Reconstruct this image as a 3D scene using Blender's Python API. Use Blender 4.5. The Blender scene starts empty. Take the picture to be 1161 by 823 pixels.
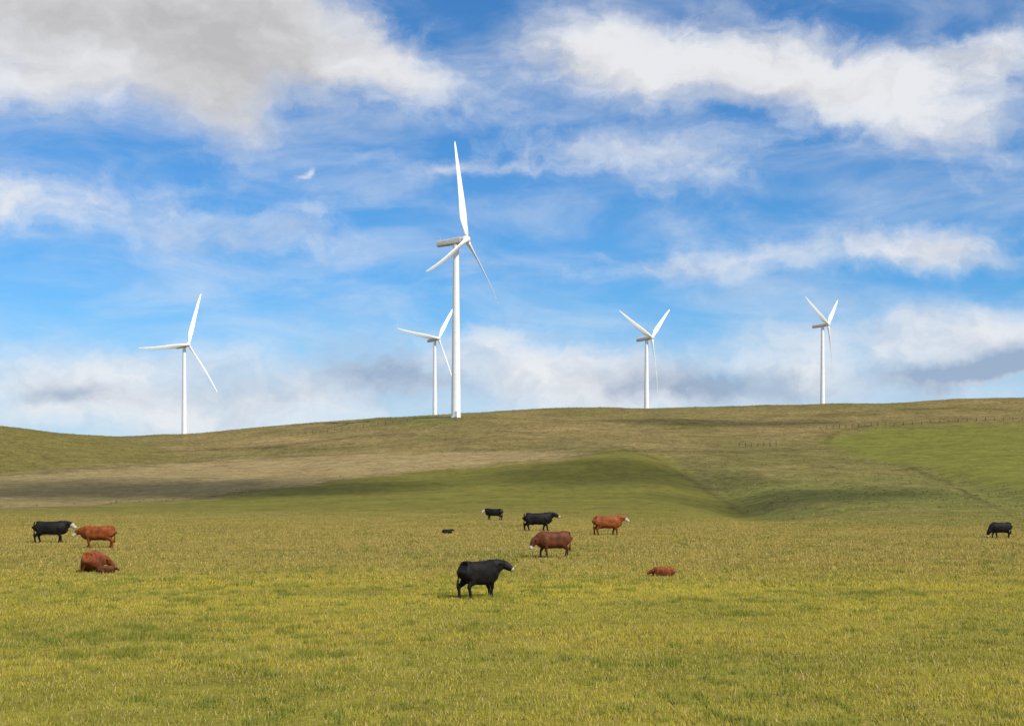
import bpy, bmesh, math, random
import numpy as np
from mathutils import Vector, Matrix
random.seed(4)
F=1612.0; CX=580.5; HY=545.0; CH=4.5
scene=bpy.context.scene
scene.view_settings.view_transform='Standard'
scene.view_settings.look='None'
scene.view_settings.exposure=0
COL=scene.collection
def link(o,parent=None):
    COL.objects.link(o)
    if parent is not None: o.parent=parent
    return o
class NT:
    def __init__(s,tree): s.t=tree; s.n=tree.nodes; s.l=tree.links
    def put(s,sock,v):
        if isinstance(v,bpy.types.NodeSocket): s.l.new(v,sock)
        elif v is not None: sock.default_value=v
    def m(s,op,a,b=None,c=None,clamp=False):
        n=s.n.new('ShaderNodeMath'); n.operation=op; n.use_clamp=clamp
        s.put(n.inputs[0],a)
        if b is not None: s.put(n.inputs[1],b)
        if c is not None: s.put(n.inputs[2],c)
        return n.outputs[0]
    def vm(s,op,a,b=None,out=0):
        n=s.n.new('ShaderNodeVectorMath'); n.operation=op
        s.put(n.inputs[0],a)
        if b is not None: s.put(n.inputs[1],b)
        return n.outputs['Value'] if op in('DOT_PRODUCT','LENGTH') else n.outputs[0]
    def comb(s,x,y,z):
        n=s.n.new('ShaderNodeCombineXYZ'); s.put(n.inputs[0],x); s.put(n.inputs[1],y); s.put(n.inputs[2],z); return n.outputs[0]
    def noise(s,vec,scale,detail=6,rough=.55,dist=0):
        n=s.n.new('ShaderNodeTexNoise'); s.put(n.inputs['Vector'],vec)
        n.inputs['Scale'].default_value=scale; n.inputs['Detail'].default_value=detail
        n.inputs['Roughness'].default_value=rough; n.inputs['Distortion'].default_value=dist
        return n.outputs[0]
    def ss(s,x,lo,hi,a=0.,b=1.):
        n=s.n.new('ShaderNodeMapRange'); n.interpolation_type='SMOOTHSTEP'
        s.put(n.inputs[0],x); n.inputs[1].default_value=lo; n.inputs[2].default_value=hi
        n.inputs[3].default_value=a; n.inputs[4].default_value=b
        return n.outputs[0]
    def mix(s,f,a,b,mode='MIX'):
        n=s.n.new('ShaderNodeMix'); n.data_type='RGBA'; n.blend_type=mode; n.clamp_factor=True
        s.put(n.inputs[0],f)
        s.put(n.inputs[6],a if isinstance(a,bpy.types.NodeSocket) else (*a,1))
        s.put(n.inputs[7],b if isinstance(b,bpy.types.NodeSocket) else (*b,1))
        return n.outputs[2]
def new_mat(name,rough=.8,spec=.2):
    m=bpy.data.materials.new(name); m.use_nodes=True
    t=NT(m.node_tree); b=m.node_tree.nodes['Principled BSDF']
    b.inputs['Roughness'].default_value=rough
    b.inputs['Specular IOR Level'].default_value=spec
    return m,t,b
def mesh_from(name,verts,faces,mat=None,smooth=False):
    me=bpy.data.meshes.new(name); me.from_pydata([tuple(v) for v in verts],[],faces)
    if smooth: me.polygons.foreach_set('use_smooth',[True]*len(me.polygons))
    if mat: me.materials.append(mat)
    me.update(); return me
def vnoise(x,y,seed=0):
    xi=np.floor(x).astype(np.int64); yi=np.floor(y).astype(np.int64)
    fx=x-xi; fy=y-yi; fx=fx*fx*(3-2*fx); fy=fy*fy*(3-2*fy)
    def h(a,b):
        n=(a*374761393+b*668265263+seed*974634777)&0x7fffffff
        n=((n^(n>>13))*1274126177)&0x7fffffff
        n=(n^(n>>16))&0xffffff
        return n/float(0xffffff)
    return (h(xi,yi)*(1-fx)+h(xi+1,yi)*fx)*(1-fy)+(h(xi,yi+1)*(1-fx)+h(xi+1,yi+1)*fx)*fy
def fbm(x,y,seed=0,o=4):
    s=0;a=.5;t=0
    for i in range(o):
        s=s+a*vnoise(x*2**i+17.3*i,y*2**i-9.1*i,seed+i); t+=a; a*=.5
    return s/t

# ------------------------------------------------------------ terrain shape
DK=np.array([0,40,80,110,130,170,220,280,350,430,520,620,700,800,1000,1250,2000,9000.])
PXK=np.array([-400,0,100,200,300,400,520,600,740,860,1000,1161,1500.])
T={
-400:[587.7,578,567,553,536,503,480,478,482],
0:[587.7,578,567,553,537,507,485,483.5,487],
100:[587.7,578,567,553,537,516,497,493.5,497],
200:[587.7,577,566,552,536,522,505,495.5,494],
300:[587.7,577,563,548,532,516,499,488,485.2],
400:[587.5,575,561,544,527,510,492,480,476.5],
520:[587.2,573,557,539,521,502,483,470,470.5],
600:[587,572,554,535,517,498,480,467.5,465.5],
740:[586.5,571,552,534,514,498,481,470,463.5],
860:[586,571,553,535,518,501,484,471,461.5],
1000:[583,567,550,534,517,499,481,468,457],
1161:[582,565,548,530,512,493,474,461,450.5],
1500:[580,562,544,525,507,488,468,455,445]}
ZK=np.zeros((len(PXK),len(DK)))
for i,p in enumerate(PXK):
    row=T[int(p)]; crest=min(row)
    py=row+[crest+17,crest+13,crest+28,537]
    for j,v in enumerate(py):
        ZK[i,5+j]=CH+(HY-v)/F*DK[5+j]
SP=np.gradient(ZK,PXK,axis=0)
def terrain(px,D):
    px=np.atleast_1d(np.asarray(px,float)); D=np.atleast_1d(np.asarray(D,float))
    p=np.clip(px,-400,1500); d=np.clip(D,0,9000)
    i=np.clip(np.searchsorted(PXK,p)-1,0,len(PXK)-2)
    h=(PXK[i+1]-PXK[i]); t=((p-PXK[i])/h)[:,None]; h=h[:,None]
    y0=ZK[i];y1=ZK[i+1];m0=SP[i]*h;m1=SP[i+1]*h
    row=(2*t**3-3*t**2+1)*y0+(t**3-2*t**2+t)*m0+(-2*t**3+3*t**2)*y1+(t**3-t**2)*m1
    dd=np.diff(row,axis=1)/np.diff(DK)[None,:]
    m=np.zeros_like(row); a=dd[:,:-1]; b=dd[:,1:]
    same=(a*b)>0
    m[:,1:-1]=np.where(same,2*a*b/np.where(same,a+b,1),0)
    j=np.clip(np.searchsorted(DK,d)-1,0,len(DK)-2); h=DK[j+1]-DK[j]; t=(d-DK[j])/h; n=np.arange(len(d))
    z=(2*t**3-3*t**2+1)*row[n,j]+(t**3-2*t**2+t)*m[n,j]*h+(-2*t**3+3*t**2)*row[n,j+1]+(t**3-t**2)*m[n,j+1]*h
    X=(p-CX)/F*d
    kx=(700-CX)/F*375
    z=z+2.3*np.exp(-((X-kx)/26)**2-((d-372)/55)**2)
    gx=np.interp(d,[150,200,270,330,400,440],[(862-CX)/F*150,(838-CX)/F*200,(806-CX)/F*270,(780-CX)/F*330,(752-CX)/F*400,(730-CX)/F*440])
    gw=np.interp(d,[150,220,330,400,450],[0,1,1,.8,0])
    z=z-2.4*gw*np.exp(-((X-gx-3)/8.5)**2)
    g2=np.interp(d,[180,320,420],[(1230-CX)/F*180,(1075-CX)/F*320,(985-CX)/F*420])
    z=z-1.3*np.interp(d,[160,220,360,430],[0,1,1,0])*np.exp(-((X-g2)/6)**2)
    amp=np.interp(d,[60,140,300,700,900],[.06,.12,1.1,2.4,2.4])
    z=z+amp*(fbm(X/42+50,d/60+20,3,5)-.5)
    z=z+np.interp(d,[150,300],[0,.5])*(fbm(X/9+5,d/13,9,3)-.5)
    return z
def world(px,D):
    return Vector(((px-CX)/F*D, D, float(terrain(px,D)[0])))
def at(px,py):
    return world(px,(CH*F)/(py-HY))
th_f=np.arange(-22.5,22.51,.11); th_o=np.arange(27,180,5.)
th=np.radians(np.concatenate([-th_o[::-1],th_f,th_o]))
r=[1.5,3,6,10,15,19]
while r[-1]<130: r.append(r[-1]*1.022)
while r[-1]<860: r.append(r[-1]+max(1.5,r[-1]*.0035))
while r[-1]<9000: r.append(r[-1]*1.06)
r=np.array(r)
TH,R=np.meshgrid(th,r,indexing='ij')
thc=np.clip(TH,-math.radians(27),math.radians(27))
Dv=(R*np.cos(thc)).ravel(); PXv=(CX+F*np.tan(thc)).ravel()
Zv=terrain(PXv,Dv)
side=np.clip((np.abs(TH).ravel()-math.radians(60))/math.radians(80),0,1)
side=side*side*(3-2*side)
Zv=Zv*(1-side)+side*np.interp(R.ravel(),[0,300,9000],[0,0,20])
Xv=(R*np.sin(TH)).ravel(); Yv=(R*np.cos(TH)).ravel()
nt,nr=TH.shape
V=np.stack([Xv,Yv,Zv],1)
idx=np.arange(nt*nr).reshape(nt,nr)
i0=idx; i1=np.roll(idx,-1,axis=0)
quads=np.stack([i0[:,:-1],i0[:,1:],i1[:,1:],i1[:,:-1]],-1).reshape(-1,4)
V=np.vstack([V,[[0,0,0]]]); cen=len(V)-1
tris=np.stack([np.full(nt,cen),i0[:,0],i1[:,0]],1)
me=bpy.data.meshes.new('ground')
nq=len(quads); ntri=len(tris)
me.vertices.add(len(V)); me.vertices.foreach_set('co',V.ravel())
me.loops.add(nq*4+ntri*3)
me.loops.foreach_set('vertex_index',np.concatenate([quads.ravel(),tris.ravel()]))
me.polygons.add(nq+ntri)
me.polygons.foreach_set('loop_start',np.concatenate([np.arange(nq)*4,nq*4+np.arange(ntri)*3]))
me.polygons.foreach_set('loop_total',np.concatenate([np.full(nq,4),np.full(ntri,3)]))
me.polygons.foreach_set('use_smooth',np.ones(nq+ntri,bool))
me.update(calc_edges=True); me.validate()

# land cover
def inpoly(x,y,P):
    c=np.zeros(len(x),bool); n=len(P)
    for i in range(n):
        x1,y1=P[i];x2,y2=P[(i+1)%n]
        if y1==y2: continue
        k=((y1>y)!=(y2>y))&(x<(x2-x1)*(y-y1)/(y2-y1)+x1)
        c^=k
    return c.astype(float)
def dline(x,y,P,ys=3.):
    d=np.full(len(x),1e9)
    for (x1,y1),(x2,y2) in zip(P[:-1],P[1:]):
        ax=x2-x1; ay=(y2-y1)*ys; t=np.clip(((x-x1)*ax+(y-y1)*ys*ay)/(ax*ax+ay*ay),0,1)
        d=np.minimum(d,np.hypot(x-x1-t*ax,(y-y1)*ys-t*ay))
    return d
STRAW=[(-600,546),(0,539),(200,525),(420,514),(560,511),(690,516),(640,523),(500,531),(400,543),(300,557),(200,569),(0,578),(-600,580)]
KNOLL=[(-600,580),(0,578),(200,569),(300,557),(400,543),(500,531),(640,522),(700,510),(752,518),(796,548),(848,584),(885,596),(700,602),(300,602),(-600,602)]
PATCH=[(938,503),(955,490),(1000,482),(1161,480),(1600,476),(1600,562),(1161,556),(1100,548),(1040,532),(960,516)]
LHILL=[(-600,540),(0,539),(120,530),(212,522),(180,508),(140,498),(60,480),(-600,440)]
def cover(px,D,z,X):
    py=HY-(z-CH)/np.maximum(D,1)*F
    C=np.zeros((len(px),3)); C[:]=(.205,.158,.058)
    rough=np.ones(len(px))
    jx=(fbm(X/10,D/14,21)-.5); jy=(fbm(X/10+40,D/14,22)-.5)
    def region(P,col,ro,jit=1.,soft=1.):
        nonlocal C,rough
        w=0; K=[(0,0),(4,0),(-4,0),(0,1.2),(0,-1.2),(7,2.2),(-7,-2.2),(7,-2.2),(-7,2.2)]
        for ox,oy in K:
            w=w+inpoly(px+jx*30*jit+ox*soft,py+jy*10*jit+oy*soft,P)/len(K)
        C=C*(1-w[:,None])+np.array(col)*w[:,None]; rough=rough*(1-w)+ro*w
    n=np.clip((fbm(X/40,D/50,31)-.42)*5,0,1)[:,None]
    C=C*(1-n*.65)+np.array((.130,.122,.036))*n*.65
    n=np.clip((fbm(X/14+9,D/22,37)-.55)*6,0,1)[:,None]
    C=C*(1-n*.35)+np.array((.10,.08,.03))*n*.35
    for (gx,gy,sx,sy,a) in [(330,499,120,6,.8),(440,490,70,5,.5),(150,509,60,4,.7),(610,486,110,5,.45),(900,468,200,5,.35),(760,505,50,6,.4),(860,490,60,4,.5)]:
        w=(a*np.exp(-((px-gx)/sx)**2-((py-gy)/sy)**2)*(.4+1.2*fbm(X/18,D/20,55)))[:,None].clip(0,1)
        C=C*(1-w)+np.array((.28,.195,.085))*w
    w=(.6*np.exp(-((px-470)/60)**2-((py-476)/5)**2))[:,None]; C=C*(1-w)+np.array((.11,.13,.03))*w
    # greener lower slope to the east
    w=np.clip(np.exp(-np.clip((py-562)/30,-9,0)**2)*np.clip((px-770)/60,0,1),0,1)*np.clip(.45+1.1*fbm(X/16+3,D/24,77),0,1)*.85
    C=C*(1-w[:,None])+np.array((.135,.145,.034))*w[:,None]; rough=rough*(1-.45*w)
    region(LHILL,(.160,.135,.038),.8)
    region(STRAW,(.285,.212,.096),.45,1.3,1.4)
    s=(np.clip((py-530)/25,0,1)*inpoly(px,py,STRAW)*.5)[:,None]
    C=C*(1-s)+np.array((.185,.155,.06))*s
    region(PATCH,(.152,.153,.028),.35,1.6,1.8)
    region(KNOLL,(.150,.140,.026),.22,.6)
    yb=np.interp(px,[-400,300,600,840,1161,1500],[574,574,576,590,598,603])
    sf=np.interp(px,[-400,700,850,1161],[14,14,4,3])
    w=np.clip((py-yb+jy*8)/sf,0,1)*(D<240); w=(w*w*(3-2*w))[:,None]
    near=np.array((.215,.190,.028)); mid=np.array((.225,.172,.044)); bk=np.array((.215,.165,.044))
    far=np.clip((D-50)/40,0,1)[:,None]; far2=np.clip((D-105)/90,0,1)[:,None]
    f=(near*(1-far)+mid*far)*(1-far2)+bk*far2
    p=np.clip((fbm(X/16,D/7,61)-.45)*5,0,1)[:,None]
    f=f*(1-p*.3)+np.array((.165,.165,.026))*p*.3
    C=C*(1-w)+f*w; rough=rough*(1-w[:,0])+.12*w[:,0]
    for P,wd,a in [([(1030,530),(1075,548),(1120,572),(1161,590),(1300,640)],4,.5),([(560,487),(640,496),(700,508),(742,520)],2.5,.45),
                 ([(180,512),(300,508),(400,496),(470,492)],2.5,.5),([(742,521),(790,548),(848,586)],4,.45),([(930,470),(1080,462),(1161,466)],2.5,.5),
                 ([(938,503),(950,489),(1000,480),(1161,478)],3,.4),([(0,539),(120,531),(210,523),(420,514)],3,.4),([(640,518),(700,512),(860,512),(940,508)],3,.4),
                 ([(540,474),(700,478),(850,472),(1000,470)],2,.35),([(0,577),(200,568),(300,556),(400,543)],3,.35)]:
        d=dline(px+jx*14,py+jy*5,P); w=(a*np.exp(-(d/wd)**2))[:,None]
        C=C*(1-w)+np.array((.07,.05,.022))*w
    return C,rough
Cc,Ro=cover(PXv,Dv,Zv,Xv)
Cc=np.vstack([Cc,[[.2,.2,.03]]]); Ro=np.append(Ro,0)
at1=me.attributes.new('land_color','FLOAT_COLOR','POINT')
at1.data.foreach_set('color',np.hstack([Cc,np.ones((len(Cc),1))]).ravel())
at2=me.attributes.new('land_rough','FLOAT','POINT'); at2.data.foreach_set('value',Ro)
gm,t,b=new_mat('pasture_and_hill_grass',.95,.05)
a=t.n.new('ShaderNodeAttribute'); a.attribute_name='land_color'
ar=t.n.new('ShaderNodeAttribute'); ar.attribute_name='land_rough'
geo=t.n.new('ShaderNodeNewGeometry'); P=geo.outputs['Position']
n1=t.noise(P,.45,6,.80); n2=t.noise(P,.10,5,.65); n3=t.noise(P,3.,4,.75)
v1=t.ss(n1,.38,.62); v2=t.ss(n2,.35,.65); v3=t.ss(n3,.35,.65)
smooth_var=t.m('ADD',t.m('MULTIPLY',v2,.25),t.m('MULTIPLY',v1,.32)); smooth_var=t.m('ADD',smooth_var,t.m('MULTIPLY',v3,.28))
smooth_var=t.m('ADD',smooth_var,.56)
rv=t.m('ADD',t.m('MULTIPLY',v1,.85),t.m('MULTIPLY',v2,.35)); rv=t.m('ADD',rv,.41)
mixf=t.n.new('ShaderNodeMix'); mixf.data_type='FLOAT'
t.put(mixf.inputs[0],ar.outputs['Fac']); t.put(mixf.inputs[2],smooth_var); t.put(mixf.inputs[3],rv)
mul=t.vm('SCALE',a.outputs['Color']); t.l.new(mixf.outputs[0],mul.node.inputs['Scale'])
n4=t.noise(P,1.1,5,.8)
col=t.mix(t.m('MULTIPLY',t.ss(n4,.48,.66),.30),mul,(.29,.22,.075))
t.l.new(col,b.inputs['Base Color'])
bp=t.n.new('ShaderNodeBump'); bp.inputs['Distance'].default_value=.5; bp.inputs['Strength'].default_value=.7
hh=t.m('ADD',t.m('MULTIPLY',n1,t.m('ADD',t.m('MULTIPLY',ar.outputs['Fac'],1.4),.4)),t.m('MULTIPLY',n3,.15))
t.l.new(hh,bp.inputs['Height']); t.l.new(bp.outputs[0],b.inputs['Normal'])
me.materials.append(gm)
ground=link(bpy.data.objects.new('ground',me))
ground['kind']='structure'; ground['label']='grazed pasture rising into dry rolling hills'; ground['category']='ground'

# ------------------------------------------------------------ grass blades
grm,t,b=new_mat('grass_blade',.85,.08)
a=t.n.new('ShaderNodeAttribute'); a.attribute_name='blade_color'
t.l.new(a.outputs['Color'],b.inputs['Base Color'])
def blades(name,Dn,Df,dens,hmin,hmax,wid,lbl,cat,seed,fade=None):
    rng=np.random.default_rng(seed)
    half=.375
    N=int(half*2*(Df**2-Dn**2)/2*dens)
    D=np.sqrt(rng.uniform(Dn**2,Df**2,N)); X=rng.uniform(-half,half,N)*D
    keep=fbm(X/.6,D/.6,seed+1,2)+rng.uniform(-.3,.3,N)>.38
    if fade: keep&=rng.random(N)>np.clip((D-fade)/(Df-fade),0,1)**1.0
    X=X[keep];D=D[keep];N=len(X)
    px=CX+X/D*F; z=terrain(px,D)
    big=fbm(X/5+30,D/7,seed+15,3)
    tuft=np.clip((fbm(X/.55,D/.8,seed+5,3)+.35*(big-.5)-.63)*9,0,1)
    h=rng.uniform(hmin,hmax,N)*(.6+.6*fbm(X/1.6,D/1.6,seed+2,3))*(1+.7*tuft)
    if fade: h=h*(1-.5*np.clip((D-fade)/(Df-fade),0,1))
    ang=rng.normal(0,.8,N); w=wid*rng.uniform(.6,1.3,N)/2
    lx=rng.normal(0,.4,N)*h; ly=(rng.normal(.4,.45,N))*h
    co=np.empty((N,3,3))
    co[:,0]=np.stack([X-np.cos(ang)*w,D-np.sin(ang)*w,z-.02],1)
    co[:,1]=np.stack([X+np.cos(ang)*w,D+np.sin(ang)*w,z-.02],1)
    co[:,2]=np.stack([X+lx,D+ly,z+h],1)
    yel=np.clip((fbm(X/6+3,D/5,seed+8,5)-.36)*3.6+rng.normal(0,.32,N),0,1)
    g=np.array((.235,.235,.030)); yv=np.array((.43,.345,.042)); st=np.array((.48,.36,.14)); dg=np.array((.11,.165,.022))
    c=g*(1-yel[:,None])+yv*yel[:,None]
    strip=np.exp(-((D-57)/9)**2)*np.clip((fbm(X/6,D/3,seed+31,4)-.38)*5,0,1)*.75
    c=c*(1-strip[:,None])+np.array((.53,.44,.040))*strip[:,None]
    dist=np.clip((D-60)/18,0,1)[:,None]; c=c*(1-.75*dist)+np.array((.345,.262,.062))*.75*dist
    s=(rng.random(N)<.20)[:,None]; c=np.where(s,st,c)
    c=c*(1-tuft[:,None]*.65)+dg*tuft[:,None]*.65
    c=c*rng.uniform(.62,1.28,N)[:,None]
    m=bpy.data.meshes.new(name)
    m.vertices.add(N*3); m.vertices.foreach_set('co',co.ravel())
    m.loops.add(N*3); m.loops.foreach_set('vertex_index',np.arange(N*3))
    m.polygons.add(N); m.polygons.foreach_set('loop_start',np.arange(N)*3); m.polygons.foreach_set('loop_total',np.full(N,3))
    m.update(calc_edges=True)
    A=m.attributes.new('blade_color','FLOAT_COLOR','POINT')
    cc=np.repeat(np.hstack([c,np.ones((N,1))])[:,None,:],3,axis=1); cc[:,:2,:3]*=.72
    A.data.foreach_set('color',cc.ravel())
    m.materials.append(grm)
    o=link(bpy.data.objects.new(name,m)); o['kind']='stuff'; o['label']=lbl; o['category']=cat
    return o
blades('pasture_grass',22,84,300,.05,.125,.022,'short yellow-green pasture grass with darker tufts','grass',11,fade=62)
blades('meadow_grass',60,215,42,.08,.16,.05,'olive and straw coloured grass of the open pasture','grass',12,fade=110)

def tussocks():
    rng=np.random.default_rng(5); N=52000
    D=np.sqrt(rng.uniform(190**2,800**2,N)); px=rng.uniform(-30,1200,N); X=(px-CX)/F*D
    z=terrain(px,D); C,ro=cover(px,D,z,X)
    keep=(ro>.5)&(fbm(X/12,D/16,91,3)+rng.uniform(-.2,.2,N)>.45)
    X,D,z,C,ro=X[keep],D[keep],z[keep],C[keep],ro[keep]; N=len(X)
    k=5; s=rng.uniform(.15,.45,N)
    a0=rng.uniform(0,6.28,N)
    co=np.empty((N,k+1,3))
    for i in range(k):
        an=a0+i*2*math.pi/k; rr=s*rng.uniform(.7,1.3,N)
        co[:,i]=np.stack([X+np.cos(an)*rr,D+np.sin(an)*rr,z-.15],1)
    co[:,k]=np.stack([X+rng.normal(0,.08,N),D,z+s*rng.uniform(.5,.9,N)],1)
    base=np.arange(N)*(k+1)
    tri=np.stack([np.stack([base+i,base+(i+1)%k,base+k],1) for i in range(k)],1).reshape(-1,3)
    m=bpy.data.meshes.new('hill_tussock')
    m.vertices.add(N*(k+1)); m.vertices.foreach_set('co',co.ravel())
    m.loops.add(len(tri)*3); m.loops.foreach_set('vertex_index',tri.ravel())
    m.polygons.add(len(tri)); m.polygons.foreach_set('loop_start',np.arange(len(tri))*3); m.polygons.foreach_set('loop_total',np.full(len(tri),3))
    m.update(calc_edges=True)
    c=C*rng.uniform(.5,1.25,N)[:,None]
    A=m.attributes.new('blade_color','FLOAT_COLOR','POINT')
    A.data.foreach_set('color',np.repeat(np.hstack([c,np.ones((N,1))])[:,None,:],k+1,axis=1).ravel())
    m.materials.append(grm)
    o=link(bpy.data.objects.new('hill_tussock',m)); o['kind']='stuff'; o['label']='low dry tussocks scattered over the hillside'; o['category']='shrubs'
tussocks()

# ------------------------------------------------------------ wind turbines
wm,t,b=new_mat('white_turbine_paint',.4,.3)
tc=t.n.new('ShaderNodeTexCoord')
n=t.noise(tc.outputs['Object'],.35,5,.6)
t.l.new(t.mix(t.ss(n,.35,.75),(.86,.86,.85),(.78,.78,.76)),b.inputs['Base Color'])
nm,t,b=new_mat('nacelle_shaded_paint',.45,.3)  # shaded grey-tan of the nacelle put into its base colour
tc=t.n.new('ShaderNodeTexCoord'); n=t.noise(tc.outputs['Object'],.8,5,.7)
t.l.new(t.mix(t.ss(n,.35,.7),(.55,.53,.49),(.44,.42,.38)),b.inputs['Base Color'])
dm,t,b=new_mat('grey_door_paint',.5,.3)
tc=t.n.new('ShaderNodeTexCoord'); n=t.noise(tc.outputs['Object'],3,3,.6)
t.l.new(t.mix(n,(.3,.31,.32),(.42,.42,.43)),b.inputs['Base Color'])
def lathe(prof,seg=40):
    vs=[];fs=[]
    for rr,z in prof:
        for i in range(seg):
            a=2*math.pi*i/seg; vs.append((rr*math.cos(a),rr*math.sin(a),z))
    for j in range(len(prof)-1):
        for i in range(seg):
            k=(i+1)%seg; fs.append((j*seg+i,j*seg+k,(j+1)*seg+k,(j+1)*seg+i))
    fs.append(tuple(reversed(range(seg)))); fs.append(tuple(range((len(prof)-1)*seg,len(prof)*seg)))
    return vs,fs
def blade_mesh(L):
    secs=[]; K=28; S=18
    for j in range(K):
        s=j/(K-1); y=s*L
        chord=np.interp(s,[0,.04,.10,.2,.35,.6,.85,.97,1],[2.2,2.2,2.9,4.0,3.6,2.6,1.7,1.0,.2])
        th=np.interp(s,[0,.04,.12,.25,.5,1],[2.2,2.1,1.6,1.1,.65,.15])
        tw=math.radians(np.interp(s,[0,.15,.4,1],[20,16,8,1]))+math.radians(20)
        rnd=np.interp(s,[0,.04,.15],[1,1,0])
        bend=-2.5*s**2.0; sweep=-.9*math.sin(s*math.pi)*s
        ring=[]
        for i in range(S):
            a=2*math.pi*i/S
            cx=math.cos(a); sy=math.sin(a)
            ax=(cx*.5+.18*(1-rnd)*-1)*chord
            tt=sy*.5*th*(rnd+(1-rnd)*(.35+.65*(cx+1)/2)**.8)
            u=ax*math.cos(tw)-tt*math.sin(tw); w=ax*math.sin(tw)+tt*math.cos(tw)
            ring.append((w+bend,u+sweep,y))
        secs.append(ring)
    vs=[p for r_ in secs for p in r_]; fs=[]
    for j in range(K-1):
        for i in range(S):
            k=(i+1)%S; fs.append((j*S+i,j*S+k,(j+1)*S+k,(j+1)*S+i))
    fs.append(tuple(reversed(range(S)))); fs.append(tuple(range((K-1)*S,K*S)))
    return mesh_from('blade',vs,fs,wm,True)
def nacelle_mesh():
    prof=[(-9.6,1.05,1.0),(-9.3,1.4,1.3),(-6,1.6,1.45),(0,1.7,1.6),(2.6,1.65,1.6),(3.5,1.4,1.4)]
    vs=[];fs=[];S=24
    for x,w,h in prof:
        for i in range(S):
            a=2*math.pi*i/S; c=math.cos(a); s=math.sin(a)
            e=.45; yy=math.copysign(abs(c)**e,c)*w; zz=math.copysign(abs(s)**e,s)*h
            if zz<0: zz*=.95
            vs.append((x,yy,zz+.1))
    K=len(prof)
    for j in range(K-1):
        for i in range(S):
            k=(i+1)%S; fs.append((j*S+i,j*S+k,(j+1)*S+k,(j+1)*S+i))
    fs.append(tuple(reversed(range(S)))); fs.append(tuple(range((K-1)*S,K*S)))
    return mesh_from('nacelle',vs,fs,nm,False)
def hub_mesh():
    vs,fs=lathe([(.9,3.45),(1.55,3.6),(1.8,4.3),(1.85,5.4),(1.6,6.3),(1.05,6.95),(.4,7.25),(.05,7.3)],28)
    vs=[(z,x,y) for x,y,z in vs]
    m=mesh_from('rotor_hub',vs,fs,wm,True); return m
def vane_mesh():
    bm=bmesh.new()
    for x in (-8.9,-8.1):
        bmesh.ops.create_cone(bm,segments=8,radius1=.13,radius2=.10,depth=1.9,cap_ends=True,matrix=Matrix.Translation((x,.4,2.3)))
    bmesh.ops.create_cone(bm,segments=8,radius1=.09,radius2=.09,depth=.9,cap_ends=True,matrix=Matrix.Translation((-8.5,.4,3.0))@Matrix.Rotation(math.pi/2,4,'Y'))
    bmesh.ops.create_icosphere(bm,subdivisions=2,radius=.28,matrix=Matrix.Translation((-8.9,.4,3.4)))
    m=bpy.data.meshes.new('weather_mast'); bm.to_mesh(m); bm.free(); m.materials.append(nm); return m
NAC=nacelle_mesh(); HUB=hub_mesh(); VANE=vane_mesh(); BL=blade_mesh(46.8)
def door_mesh():
    bm=bmesh.new(); bmesh.ops.create_cube(bm,size=1,matrix=Matrix.Translation((0,-2.23,1.9))@Matrix.Diagonal((.95,.16,2.2,1)))
    bmesh.ops.bevel(bm,geom=bm.edges[:],offset=.05,segments=2,affect='EDGES')
    bmesh.ops.create_cube(bm,size=1,matrix=Matrix.Translation((0,-2.9,.45))@Matrix.Diagonal((1.3,1.3,.5,1)))
    m=bpy.data.meshes.new('door'); bm.to_mesh(m); bm.free(); m.materials.append(dm); return m
DOOR=door_mesh()
def turbine(px_t,py_hub,D,yaw,phi,label,S=1.0):
    X=(px_t-CX)/F*D; zb=float(terrain(px_t,D)[0])-.3
    zh=CH+(HY-py_hub)/F*D; H=(zh-zb)/S-1.75
    e=bpy.data.objects.new('wind_turbine',None); link(e); e.location=(X,D,zb); e.scale=(S,S,S)
    e['label']=label; e['category']='wind turbine'; e['group']='wind turbines along the ridge'
    prof=[(2.6,0),(2.6,.25),(2.25,.3)]
    for q in (.25,.5,.75):
        rr=2.25+(1.35-2.25)*q; z=H*q
        prof+= [(rr,z-.12),(rr+.05,z-.1),(rr+.05,z+.1),(rr,z+.12)]
    prof+=[(1.35,H-.1),(1.5,H),(1.5,H+.3)]
    vs,fs=lathe(prof,40)
    tm=mesh_from('tower',vs,fs,wm,True)
    tm.set_sharp_from_angle(angle=math.radians(35))
    tw=link(bpy.data.objects.new('tower',tm),e)
    link(bpy.data.objects.new('door',DOOR),tw)
    na=link(bpy.data.objects.new('nacelle',NAC),e)
    rot=math.atan2(-math.cos(yaw),math.sin(yaw))
    Mt=Matrix.Translation((0,0,H+1.75))@Matrix.Rotation(rot,4,'Z')@Matrix.Rotation(math.radians(-6),4,'Y')
    na.matrix_local=Mt
    link(bpy.data.objects.new('weather_mast',VANE),na)
    hu=link(bpy.data.objects.new('rotor_hub',HUB),e); hu.matrix_local=Mt
    for k in range(3):
        bl=link(bpy.data.objects.new('blade',BL),hu)
        an=phi+k*2*math.pi/3
        bl.matrix_local=Matrix.Translation((5.3,0,0))@Matrix.Rotation(-an,4,'X')@Matrix.Translation((0,0,1.2))
R_=math.radians
turbine(517,274,665,R_(68),R_(4.5),'large white three-bladed wind turbine on the hill crest')
turbine(209,392,1150,R_(51),R_(23),'white wind turbine standing behind the falling ridge')
turbine(493,385,1330,R_(44),R_(38),'white wind turbine partly hidden by the larger one')
turbine(733,384,1200,R_(53),R_(54),'white wind turbine beyond the hill with one blade down')
turbine(932.5,369,1280,R_(57),R_(56),'white wind turbine beyond the highest part of the ridge')

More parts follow.
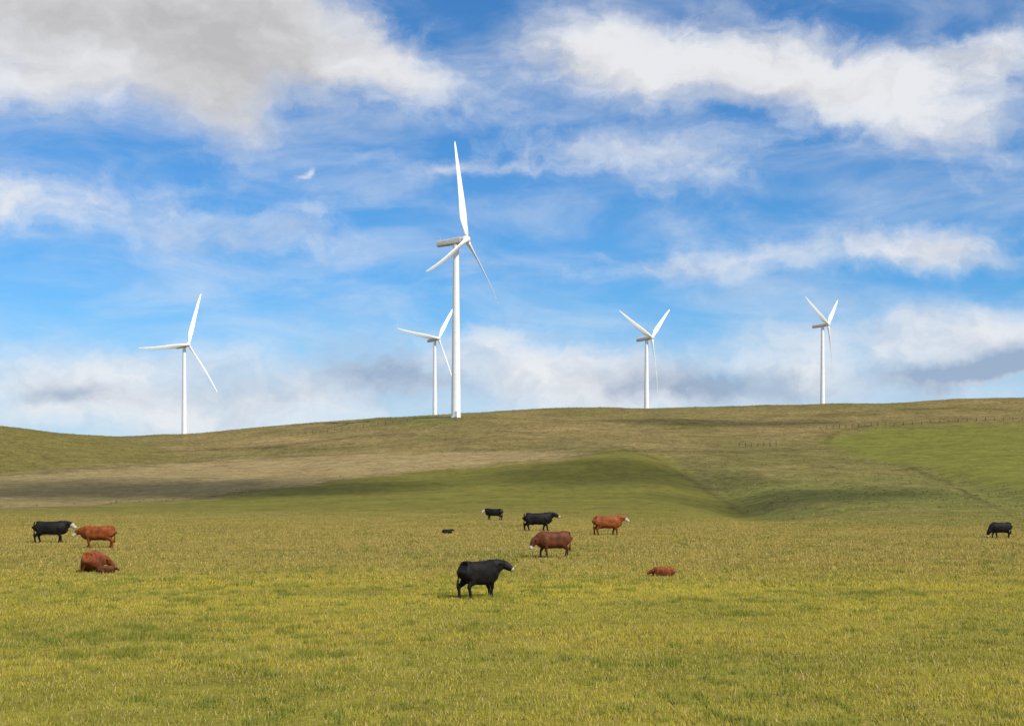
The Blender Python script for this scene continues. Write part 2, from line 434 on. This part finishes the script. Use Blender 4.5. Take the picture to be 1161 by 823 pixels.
# ------------------------------------------------------------ cattle
def cr(P,n=5):
    P=[np.array(p,float) for p in P]; out=[]
    for i in range(len(P)-1):
        p0=P[max(i-1,0)];p1=P[i];p2=P[i+1];p3=P[min(i+2,len(P)-1)]
        for k in range(n):
            t=k/n
            out.append(.5*((2*p1)+(-p0+p2)*t+(2*p0-5*p1+4*p2-p3)*t*t+(-p0+3*p1-3*p2+p3)*t**3))
    out.append(P[-1]); return out
def tube(bm,spec,lateral=(0,1,0),seg=16,power=1.,n=5):
    S=cr(spec,n); lat=Vector(lateral); rings=[]
    for i,s in enumerate(S):
        p=Vector(s[:3]); a=Vector(S[max(i-1,0)][:3]); c=Vector(S[min(i+1,len(S)-1)][:3])
        tg=(c-a).normalized(); sd=(lat-tg*lat.dot(tg)).normalized(); up=tg.cross(sd)
        ra=max(s[3],.006); rb=max(s[4],.006); ring=[]
        for k in range(seg):
            an=2*math.pi*k/seg; cc=math.cos(an); ss=math.sin(an)
            cc=math.copysign(abs(cc)**power,cc); ss=math.copysign(abs(ss)**power,ss)
            ring.append(bm.verts.new(p+sd*cc*ra+up*ss*rb))
        rings.append(ring)
    fs=[]
    for j in range(len(rings)-1):
        for k in range(seg):
            q=(k+1)%seg; fs.append(bm.faces.new((rings[j][k],rings[j][q],rings[j+1][q],rings[j+1][k])))
    fs.append(bm.faces.new(rings[0][::-1])); fs.append(bm.faces.new(rings[-1]))
    bmesh.ops.recalc_face_normals(bm,faces=fs)
def coat(name,c1,c2,spec=.2):
    m,t,b=new_mat(name,.6,spec)
    tc=t.n.new('ShaderNodeTexCoord'); n=t.noise(tc.outputs['Object'],3.2,6,.65); n2=t.noise(tc.outputs['Object'],28,3,.6)
    base=t.mix(t.ss(n,.38,.62),c1,c2)
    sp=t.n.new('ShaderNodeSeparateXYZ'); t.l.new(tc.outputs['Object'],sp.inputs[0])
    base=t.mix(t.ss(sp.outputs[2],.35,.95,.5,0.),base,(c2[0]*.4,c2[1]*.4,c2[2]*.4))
    w=t.n.new('ShaderNodeAttribute'); w.attribute_name='white'
    h=t.n.new('ShaderNodeAttribute'); h.attribute_name='hoof'
    c=t.mix(t.ss(t.m('ADD',w.outputs['Fac'],t.m('MULTIPLY',t.m('SUBTRACT',n,.5),.8)),.45,.6),base,(.44,.38,.31))
    c=t.mix(h.outputs['Fac'],c,(.035,.028,.022))
    t.l.new(c,b.inputs['Base Color'])
    bp=t.n.new('ShaderNodeBump'); bp.inputs['Distance'].default_value=.012; bp.inputs['Strength'].default_value=.6
    t.l.new(n2,bp.inputs['Height']); t.l.new(bp.outputs[0],b.inputs['Normal'])
    return m
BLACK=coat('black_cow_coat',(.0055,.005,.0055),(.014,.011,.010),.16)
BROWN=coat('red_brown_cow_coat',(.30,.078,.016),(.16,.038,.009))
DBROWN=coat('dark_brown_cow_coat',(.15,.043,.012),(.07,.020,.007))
eyem,t,b=new_mat('dark_eye',.35,.3)
tc=t.n.new('ShaderNodeTexCoord'); n=t.noise(tc.outputs['Object'],9,2,.5); t.l.new(t.mix(n,(.006,.004,.003),(.02,.012,.008)),b.inputs['Base Color'])
bm=bmesh.new(); bmesh.ops.create_icosphere(bm,subdivisions=2,radius=.022); EYE=bpy.data.meshes.new('eye'); bm.to_mesh(EYE); bm.free(); EYE.materials.append(eyem)
def cow(loc,heading,mat,label,poll=(1.00,0,1.30),hdir=(.72,0,-.69),white=.10,legs=(0.,0.,0.,0.),lying=False,s=1.,stretch=1.,sink=.03,tail=0.,udder=True,name='cow',eyes=True,patches=False):
    bm=bmesh.new(); dz=-.50 if lying else 0.
    tube(bm,[(-.91,0,1.15+dz,.14,.18),(-.88,0,1.12+dz,.23,.25),(-.78,0,1.08+dz,.29,.31),(-.58,0,1.01+dz,.31,.37),(-.32,0,.965+dz,.345,.42),(-.05,0,.945+dz,.38,.44),(.20,0,.945+dz,.37,.445),(.42,0,.965+dz,.325,.44),(.60,0,.99+dz,.28,.41),(.74,0,1.01+dz,.225,.33),(.84,0,1.02+dz,.11,.18)],power=.76,seg=28)
    pl=Vector(poll)+Vector((0,0,dz)); hd=Vector(hdir).normalized()
    lat=Vector((0,0,1)).cross(hd); lat=(lat if lat.length>.05 else Vector((0,1,0))).normalized()
    n0=Vector((.48,0,1.05+dz)); nm_=n0*.40+pl*.60
    tube(bm,[(*n0,.25,.36),(.64,pl.y*.15,n0.z*.85+pl.z*.15,.235,.35),(*(nm_-Vector((0,0,.02))),.175,.285),(*(pl-Vector((.01,0,.06))),.13,.185)],power=.95)
    up=hd.cross(lat); up=up if up.z>0 else -up
    H=[]
    for tt,a_,b_,off in [(-.085,.05,.06,.0),(-.045,.105,.10,.0),(.02,.13,.13,-.01),(.10,.142,.155,-.025),(.19,.128,.152,-.035),(.28,.108,.130,-.035),(.36,.103,.112,-.035),(.43,.112,.105,-.035),(.475,.10,.09,-.04),(.505,.055,.05,-.042)]:
        p=pl+hd*tt+up*off; H.append((*p,a_,b_))
    tube(bm,H,lateral=lat)
    for sg in (-1,1):
        a0=pl+lat*sg*.08+hd*.0+up*.01; a1=pl+lat*sg*.19-hd*.02-up*.005; a2=pl+lat*sg*.285+hd*.0-up*.05
        tube(bm,[(*a0,.035,.03),(*a1,.075,.03),(*a2,.025,.018)],lateral=hd,seg=10)
    tube(bm,[(.42,0,.73+dz,.13,.17),(.62,0,.71+dz,.14,.17),(.78,0,.80+dz,.10,.15),(.86,0,.93+dz,.06,.14)])
    tube(bm,[(-.78,0,1.34+dz,.17,.06),(-.64,0,1.355+dz,.23,.065),(-.44,0,1.35+dz,.10,.05)])
    tube(bm,[(.36,0,1.35+dz,.08,.05),(.50,0,1.37+dz,.11,.07),(.66,0,1.34+dz,.08,.07)])
    for sg in (-1,1):
        tube(bm,[(.38,sg*.20,1.22+dz,.07,.10),(.46,sg*.25,1.0+dz,.10,.20),(.52,sg*.23,.80+dz,.09,.16)],seg=14)
        tube(bm,[(-.77,sg*.16,1.20+dz,.10,.14),(-.71,sg*.20,1.0+dz,.13,.23),(-.69,sg*.19,.80+dz,.12,.19)],seg=14)
    if not lying:
        for i,sg in enumerate((-1,1)):
            o=legs[i]; y=sg*.17
            tube(bm,[(.46,y*.95,1.02,.12,.22),(.48,y,.80,.125,.18),(.46+o*.15,y,.62,.10,.13),(.49+o*.4,y,.48,.070,.085),(.505+o*.55,y,.41,.070,.076),(.50+o*.75,y,.33,.052,.06),(.49+o*.95,y,.17,.048,.054),(.50+o,y,.10,.06,.066),(.53+o,y,.045,.066,.078),(.545+o,y,0,.072,.09)],seg=12)
        for i,sg in enumerate((-1,1)):
            o=legs[2+i]; y=sg*.175
            tube(bm,[(-.62,y*.8,1.12,.14,.24),(-.62,y*.95,.93,.15,.26),(-.56+o*.2,y,.74,.13,.20),(-.67+o*.4,y,.58,.082,.12),(-.785+o*.7,y*.97,.47,.062,.084),(-.775+o*.85,y*.95,.36,.05,.062),(-.745+o,y*.95,.16,.048,.054),(-.735+o,y*.95,.10,.06,.066),(-.70+o,y*.95,.045,.066,.078),(-.685+o,y*.95,0,.072,.09)],seg=12)
        if udder: tube(bm,[(-.54,0,.70,.12,.12),(-.42,0,.59,.14,.11),(-.26,0,.61,.10,.09)])
        tube(bm,[(-.86,0,1.35,.05,.045),(-.925,tail*.2,1.27,.038,.038),(-.945-tail*.1,tail*.4,1.05,.030,.030),(-.94-tail*.2,tail*.8,.78,.028,.028),(-.93-tail*.2,tail,.62,.045,.045),(-.93-tail*.2,tail,.48,.06,.06),(-.93-tail*.2,tail,.34,.02,.02)],seg=10)
    else:
        for sg in (-1,1):
            tube(bm,[(.46,sg*.2,.40,.13,.2),(.66,sg*.24,.20,.09,.11),(.84,sg*.25,.10,.065,.075),(.62,sg*.28,.06,.05,.055),(.48,sg*.28,.05,.055,.05)],seg=12)
            tube(bm,[(-.55,sg*.22,.45,.14,.26),(-.36,sg*.32,.28,.11,.18),(-.22,sg*.37,.14,.085,.10),(-.45,sg*.39,.07,.055,.06),(-.66,sg*.38,.06,.055,.055),(-.40,sg*.42,.045,.045,.045),(-.28,sg*.42,.045,.05,.05)],seg=12)
        tube(bm,[(-.86,0,.80,.04,.04),(-.93,.06,.6,.03,.03),(-.96,.15,.25,.026,.026),(-.9,.3,.06,.045,.04),(-.8,.4,.05,.02,.02)],seg=10)
    tmp=bpy.data.meshes.new('tmp'); bm.to_mesh(tmp); bm.free()
    ob=bpy.data.objects.new('tmp',tmp); COL.objects.link(ob)
    rm=ob.modifiers.new('r','REMESH'); rm.mode='VOXEL'; rm.voxel_size=.020
    sm=ob.modifiers.new('s','SMOOTH'); sm.iterations=3; sm.factor=.5
    dg=bpy.context.evaluated_depsgraph_get()
    m=bpy.data.meshes.new_from_object(ob.evaluated_get(dg)); bpy.data.objects.remove(ob)
    m.name=name
    N=len(m.vertices); co=np.empty(N*3); m.vertices.foreach_get('co',co); co=co.reshape(-1,3)
    rel=co-np.array(pl); sp=rel@np.array(hd); perp=np.linalg.norm(rel-sp[:,None]*np.array(hd),axis=1)
    W=np.where(perp<.18,np.clip((sp-white+.03)/.06,0,1),0.)*(np.abs(rel@np.array(lat))<.15)
    if patches:
        W=np.maximum(W,np.clip((.60+dz-co[:,2])/.05,0,1)*(co[:,0]>-.45)*(co[:,0]<.4)*.9*(co[:,2]>.47+dz))
    A=m.attributes.new('white','FLOAT','POINT'); A.data.foreach_set('value',W)
    Hf=np.clip((.075-co[:,2])/.02,0,1)*(0 if lying else 1)
    A=m.attributes.new('hoof','FLOAT','POINT'); A.data.foreach_set('value',Hf*1.)
    m.polygons.foreach_set('use_smooth',np.ones(len(m.polygons),bool))
    m.materials.clear(); m.materials.append(mat)
    o=link(bpy.data.objects.new(name,m))
    o.location=loc-Vector((0,0,sink)); o.rotation_euler=(0,0,heading); o.scale=(s*stretch,s,s)
    o['label']=label; o['category']='cow' if name=='cow' else 'calf'; o['group']='cattle grazing on the pasture'
    if eyes:
        for sg in (-1,1):
            e=link(bpy.data.objects.new('eye',EYE),o); p=pl+hd*.115+lat*sg*.13+up*.03; e.location=p
    return o
cow(at(544,678),R_(44),BLACK,'black cow standing in the grass with raised head',poll=(.97,-.20,1.30),hdir=(.50,-.72,-.50),white=.44,legs=(-.06,.16,.14,-.12),s=1.04,tail=.14)
cow(at(58,615),R_(6),BLACK,'black cow with a white face standing beside a brown cow',poll=(1.06,0,1.27),hdir=(.74,-.3,-.6),white=.14,legs=(.1,-.08,-.1,.1),s=1.14,stretch=1.13,eyes=False,patches=True)
cow(at(111,621),R_(176),BROWN,'red-brown cow with pale muzzle and lowered neck',poll=(1.06,0,1.12),hdir=(.66,.2,-.70),white=.24,legs=(.08,-.1,.1,-.1),s=1.08,stretch=1.15,eyes=False)
cow(at(105,648),R_(94),BROWN,'red-brown cow lying down seen from behind',poll=(.95,-.38,1.02),hdir=(.45,-.65,-.6),white=.6,lying=True,s=1.16,eyes=False)
cow(at(120.5,650),R_(12),DBROWN,'small dark brown calf lying beside its mother',poll=(.96,0,1.2),hdir=(.8,-.2,-.5),white=.6,lying=True,s=.46,eyes=False,name='calf')
cow(at(560,590),R_(168),BLACK,'black calf with a white face standing in the pasture',poll=(1.03,0,1.28),hdir=(.6,.45,-.6),white=.06,legs=(0,.1,-.08,.06),s=.95,stretch=1.10,eyes=False,patches=True)
cow(at(610,602),R_(8),BLACK,'black cow with pale muzzle walking with head raised',poll=(1.06,0,1.33),hdir=(.82,-.2,-.48),white=.38,legs=(.12,-.12,.12,-.12),s=1.18,stretch=1.15,eyes=False)
cow(at(689,606.5),R_(12),BROWN,'bright red-brown cow with a white face',poll=(1.04,-.05,1.30),hdir=(.66,-.45,-.55),white=.20,legs=(.08,-.1,.06,-.1),s=1.16,stretch=1.11,eyes=False)
cow(at(627,632),R_(180)+R_(22),DBROWN,'brown cow standing with lowered head',poll=(1.06,0,.94),hdir=(.46,.12,-.84),white=.33,legs=(.14,-.1,-.1,.12),s=1.12,stretch=1.04)
cow(at(752,653.5),R_(176),BROWN,'young red-brown calf lying flat in the grass',poll=(.96,0,1.08),hdir=(.80,.2,-.5),white=.5,lying=True,s=.56,sink=.05,eyes=False,name='calf')
cow(at(507,605),R_(5),BLACK,'small black calf lying in the grass',poll=(.95,0,1.36),hdir=(.8,0,-.3),white=.7,lying=True,s=.45,eyes=False,name='calf')
cow(at(1134,609.5),R_(180)+R_(10),BLACK,'black cow grazing with its head to the ground',poll=(1.04,0,.64),hdir=(.30,0,-.93),white=.36,legs=(.12,-.1,-.05,.1),s=.92,stretch=1.05,eyes=False)

# ------------------------------------------------------------ fences
wood,t,b=new_mat('weathered_post_wood',.9,.1)
tc=t.n.new('ShaderNodeTexCoord'); n=t.noise(tc.outputs['Object'],6,5,.7); t.l.new(t.mix(n,(.05,.038,.028),(.15,.12,.09)),b.inputs['Base Color'])
wire,t,b=new_mat('rusty_wire',.6,.4)
tc=t.n.new('ShaderNodeTexCoord'); n=t.noise(tc.outputs['Object'],2,3,.6); t.l.new(t.mix(n,(.10,.08,.07),(.2,.17,.15)),b.inputs['Base Color'])
vs,fs=lathe([(.13,-.3),(.125,.7),(.11,1.45),(.07,1.52)],10); POST=mesh_from('post',vs,fs,wood,True)
def fence(points,n,label):
    e=bpy.data.objects.new('wire_fence',None); link(e); e['label']=label; e['category']='fence'; e['group']='wire fences on the hills'
    P=[]
    for i in range(n):
        t_=i/(n-1)*(len(points)-1); k=min(int(t_),len(points)-2); f=t_-k
        px=points[k][0]*(1-f)+points[k+1][0]*f; D=points[k][1]*(1-f)+points[k+1][1]*f
        P.append(world(px,D))
    e.location=P[0]
    for i,p in enumerate(P):
        q=link(bpy.data.objects.new('post',POST),e); q.location=p-P[0]; q.rotation_euler=(random.gauss(0,.04),random.gauss(0,.04),random.random()*6)
        k=random.uniform(.8,1.2); q.scale=(1,1,k)
    vs=[];fs=[]
    for h in (.4,.75,1.08):
        for i,p in enumerate(P):
            for dx,dzz in ((0,.014),(0,-.014),(.014,0)):
                vs.append(tuple(p-P[0]+Vector((dx,0,h+dzz))))
        b0=len(vs)-3*len(P)
        for i in range(len(P)-1):
            for k in range(3):
                a_=b0+3*i+k; c_=b0+3*i+(k+1)%3
                fs.append((a_,c_,c_+3,a_+3))
    link(bpy.data.objects.new('wire',mesh_from('wire',vs,fs,wire)),e)
fence([(930,590),(1000,612),(1100,610),(1200,600)],30,'post and wire fence crossing the upper hillside')
fence([(838,490),(880,500)],7,'short run of fence posts on the dry slope')
fence([(330,640),(400,655),(470,672)],18,'post and wire fence along the hill crest')

# ------------------------------------------------------------ light
SUN_EL=R_(44); SUN_AZ=R_(135)
sd=Vector((math.sin(SUN_AZ)*math.cos(SUN_EL),math.cos(SUN_AZ)*math.cos(SUN_EL),math.sin(SUN_EL)))
L=bpy.data.lights.new('sun','SUN'); L.energy=4.4; L.angle=R_(.5); L.color=(1,.94,.84)
lo=link(bpy.data.objects.new('sun',L)); lo.rotation_euler=sd.to_track_quat('Z','Y').to_euler(); lo.location=(0,0,200)
cm=bpy.data.materials.new('shade_cloud_vapour'); cm.use_nodes=True; t=NT(cm.node_tree)
pb=cm.node_tree.nodes['Principled BSDF']; cm.node_tree.nodes.remove(pb)
tc=t.n.new('ShaderNodeTexCoord'); n=t.noise(tc.outputs['Object'],1.8,5,.6)
flat=t.vm('MULTIPLY',tc.outputs['Object'],(1.,1.,0.)); rad=t.vm('LENGTH',flat)
alpha=t.m('MULTIPLY',t.ss(t.m('ADD',rad,t.m('MULTIPLY',t.m('SUBTRACT',n,.5),1.0)),.35,1.0,1.,0.),.43)
df=t.n.new('ShaderNodeBsdfDiffuse'); df.inputs[0].default_value=(.85,.85,.87,1); tp=t.n.new('ShaderNodeBsdfTransparent')
mx=t.n.new('ShaderNodeMixShader'); t.l.new(alpha,mx.inputs[0]); t.l.new(tp.outputs[0],mx.inputs[1]); t.l.new(df.outputs[0],mx.inputs[2])
t.l.new(mx.outputs[0],cm.node_tree.nodes['Material Output'].inputs['Surface'])
def shade_cloud(px,D,rx,ry,rot=0.):  # out-of-view clouds added towards the sun to cast shade on the slopes
    p=world(px,D); tt=850/sd.z; c=p+sd*tt
    bm=bmesh.new(); bmesh.ops.create_icosphere(bm,subdivisions=4,radius=1.)
    for v in bm.verts:
        q=v.co; v.co=q*(1+.12*math.sin(5*q.x+2)*math.sin(4*q.y+1)+.08*math.sin(9*q.y+q.x*3))
    m=bpy.data.meshes.new('shade_cloud'); bm.to_mesh(m); bm.free(); m.materials.append(cm)
    m.polygons.foreach_set('use_smooth',np.ones(len(m.polygons),bool))
    o=link(bpy.data.objects.new('shade_cloud',m)); o.location=c; o.scale=(rx,ry,min(rx,ry)*.25); o.rotation_euler=(0,0,rot)
    o['kind']='structure'; o['label']='unseen cloudlet added overhead to shade the hills'; o['category']='shade_cloud'
shade_cloud(695,325,40,58)
shade_cloud(40,345,70,75)
shade_cloud(210,330,60,62)
shade_cloud(350,310,36,42)
shade_cloud(900,250,30,36)
shade_cloud(820,640,70,40)

# ------------------------------------------------------------ sky
w=bpy.data.worlds.new('World'); scene.world=w; w.use_nodes=True
t=NT(w.node_tree); bg=w.node_tree.nodes['Background']
sky=t.n.new('ShaderNodeTexSky'); sky.sky_type='NISHITA'; sky.sun_disc=False
sky.sun_elevation=SUN_EL; sky.sun_rotation=SUN_AZ; sky.air_density=1.; sky.dust_density=.3; sky.ozone_density=2.5; sky.altitude=600
tc=t.n.new('ShaderNodeTexCoord'); sx=t.n.new('ShaderNodeSeparateXYZ'); t.l.new(tc.outputs['Generated'],sx.inputs[0])
x,y,z=sx.outputs
az=t.m('ARCTAN2',x,y); hl=t.m('SQRT',t.m('ADD',t.m('MULTIPLY',x,x),t.m('MULTIPLY',y,y)))
vv=t.m('DIVIDE',z,t.m('MAXIMUM',hl,.02))
U=t.m('MULTIPLY',az,1.612); Vv=t.m('MULTIPLY',vv,1.612)
P0=t.comb(U,Vv,0.)
wn=t.n.new('ShaderNodeTexNoise'); t.l.new(P0,wn.inputs['Vector']); wn.inputs['Scale'].default_value=8; wn.inputs['Detail'].default_value=6; wn.inputs['Roughness'].default_value=.6
wv=t.vm('SUBTRACT',wn.outputs['Color'],(.5,.5,.5)); wv2=t.vm('MULTIPLY',wv,(.17,.085,0))
P1=t.vm('ADD',P0,wv2)
def blobs(lst,P,acc=0.):
    for (px,py,rx,ry,ang,wt) in lst:
        azb=math.atan((px-CX)/F); u=1.612*azb; v=(HY-py)/1000*math.cos(azb)
        mp=t.n.new('ShaderNodeMapping'); mp.vector_type='TEXTURE'
        t.l.new(P,mp.inputs['Vector']); mp.inputs['Location'].default_value=(u,v,0)
        mp.inputs['Rotation'].default_value=(0,0,R_(ang)); mp.inputs['Scale'].default_value=(rx/1000,ry/1000,1)
        q=t.vm('DOT_PRODUCT',mp.outputs[0],mp.outputs[0])
        e=t.m('EXPONENT',t.m('MULTIPLY',q,-1.))
        acc=t.m('MULTIPLY_ADD',e,wt,acc)
    return acc
WHITE=[(110,10,240,85,0,1.25),(350,45,95,60,-10,.8),(240,115,75,52,-20,.75),(60,80,110,40,0,.45),
(495,92,80,28,-20,.52),(450,65,50,28,0,.3),
(670,62,105,50,8,.85),(800,62,120,54,0,.8),(930,85,120,44,-6,.75),(1055,125,110,40,-18,.65),(1110,65,100,36,14,.7),(545,8,50,30,0,-.4),(1040,2,90,22,0,-.5),(445,15,30,25,0,-.3),
(555,185,100,14,-2,.48),(690,165,140,22,4,.55),(780,195,90,26,10,.42),
(15,222,60,32,0,.52),(120,235,150,44,-8,.36),(290,262,180,34,-6,.36),(338,190,17,5,20,.6),(420,170,60,60,20,.2),
(740,302,110,13,4,.45),(940,285,150,24,2,.62),(1070,292,90,20,0,.68),(685,290,18,5,-15,.4),
(50,440,170,46,-4,.62),(230,460,170,44,0,.62),(400,430,110,44,5,.62),(150,405,110,22,0,.3),
(600,420,120,50,0,.7),(560,380,70,22,20,.3),(720,440,120,40,0,.58),(850,445,160,34,0,.5),
(1080,372,120,30,5,.5),(1000,420,140,40,0,.45),(1160,400,90,45,0,.55),(900,380,120,24,0,.3)]
cov=blobs(WHITE,P1)
awaymask=t.ss(t.m('ABSOLUTE',az),.5,.8,0.,.38)
cov=t.m('ADD',cov,awaymask)
cov=t.m('ADD',cov,t.ss(vv,.42,.7,0.,.3))
GREY=[(120,0,230,75,0,.85),(300,60,110,65,0,.65),(240,115,75,50,0,.6),(425,425,80,26,-8,1.25),(80,445,60,14,0,.7),(300,445,60,16,0,.5),(775,438,100,22,0,1.4),(1090,430,125,17,3,1.35),(500,440,50,16,0,.5),(1145,408,40,18,20,.9),(250,265,90,20,0,.45),(850,105,140,16,0,.25),(1090,160,80,20,0,.25)]
gc=blobs(GREY,P1)
nv=t.vm('MULTIPLY',P1,(1.,1.7,1.))
na_=t.noise(nv,7.,8,.57)
nb_=t.noise(t.vm('ADD',nv,(3.1,1.7,4.)),26.,6,.66)
nn=t.m('ADD',t.m('MULTIPLY',na_,.76),t.m('MULTIPLY',nb_,.24))
lowm=t.ss(vv,.12,.2,.6,1.)
namp=t.m('MULTIPLY',t.m('SUBTRACT',2.3,t.m('MULTIPLY',t.m('MINIMUM',gc,1.),1.4)),lowm)
dens=t.m('ADD',cov,t.m('MULTIPLY',t.m('SUBTRACT',nn,.5),namp))
dens=t.ss(dens,.08,1.10)
ns=t.noise(t.vm('MULTIPLY',P0,(2.2,7.,1.)),2.2,6,.58,.5)
veil=t.m('MULTIPLY',t.ss(ns,.36,.78),.46)
veil=t.m('MULTIPLY',veil,t.ss(vv,.30,.38,1.,.4))
inv=t.m('MULTIPLY',t.m('SUBTRACT',1.,dens),t.m('SUBTRACT',1.,veil)); dens=t.m('SUBTRACT',1.,inv)
na2=t.noise(t.vm('ADD',nv,(.014,.026,0.)),7.,8,.57)
rel=t.m('MULTIPLY',t.m('SUBTRACT',na2,na_),2.1)
gfac=t.m('ADD',t.m('MULTIPLY',gc,t.ss(nn,.25,.62,.35,.9)),rel); gfac=t.m('ADD',gfac,.07,clamp=True)
upw=t.ss(vv,.15,.28)
gcol=t.mix(upw,(.34,.41,.55),(.54,.52,.51))
ccol=t.mix(gfac,(.85,.855,.87),gcol)
gd=t.m('MULTIPLY',t.ss(t.m('ADD',gc,t.m('MULTIPLY',t.m('SUBTRACT',nn,.5),1.8)),.30,1.05),.85)
dens=t.m('MAXIMUM',dens,gd)
dens=t.m('MULTIPLY',dens,.94)
sk=t.vm('MULTIPLY',sky.outputs[0],(.10*.42,.10*.90,.10*1.28))
haze=t.ss(vv,0.03,.14,.68,0.)
sk=t.mix(haze,sk,(.50,.65,.84))
final=t.mix(dens,sk,ccol)
t.l.new(final,bg.inputs['Color']); bg.inputs['Strength'].default_value=1.

# ------------------------------------------------------------ camera
cam=bpy.data.cameras.new('camera'); cam.lens=50; cam.sensor_width=36; cam.shift_y=(HY-411.5)/1161
cam.clip_end=20000; cam.clip_start=.1
co=link(bpy.data.objects.new('camera',cam)); co.location=(0,0,CH); co.rotation_euler=(math.pi/2,0,0)
scene.camera=co
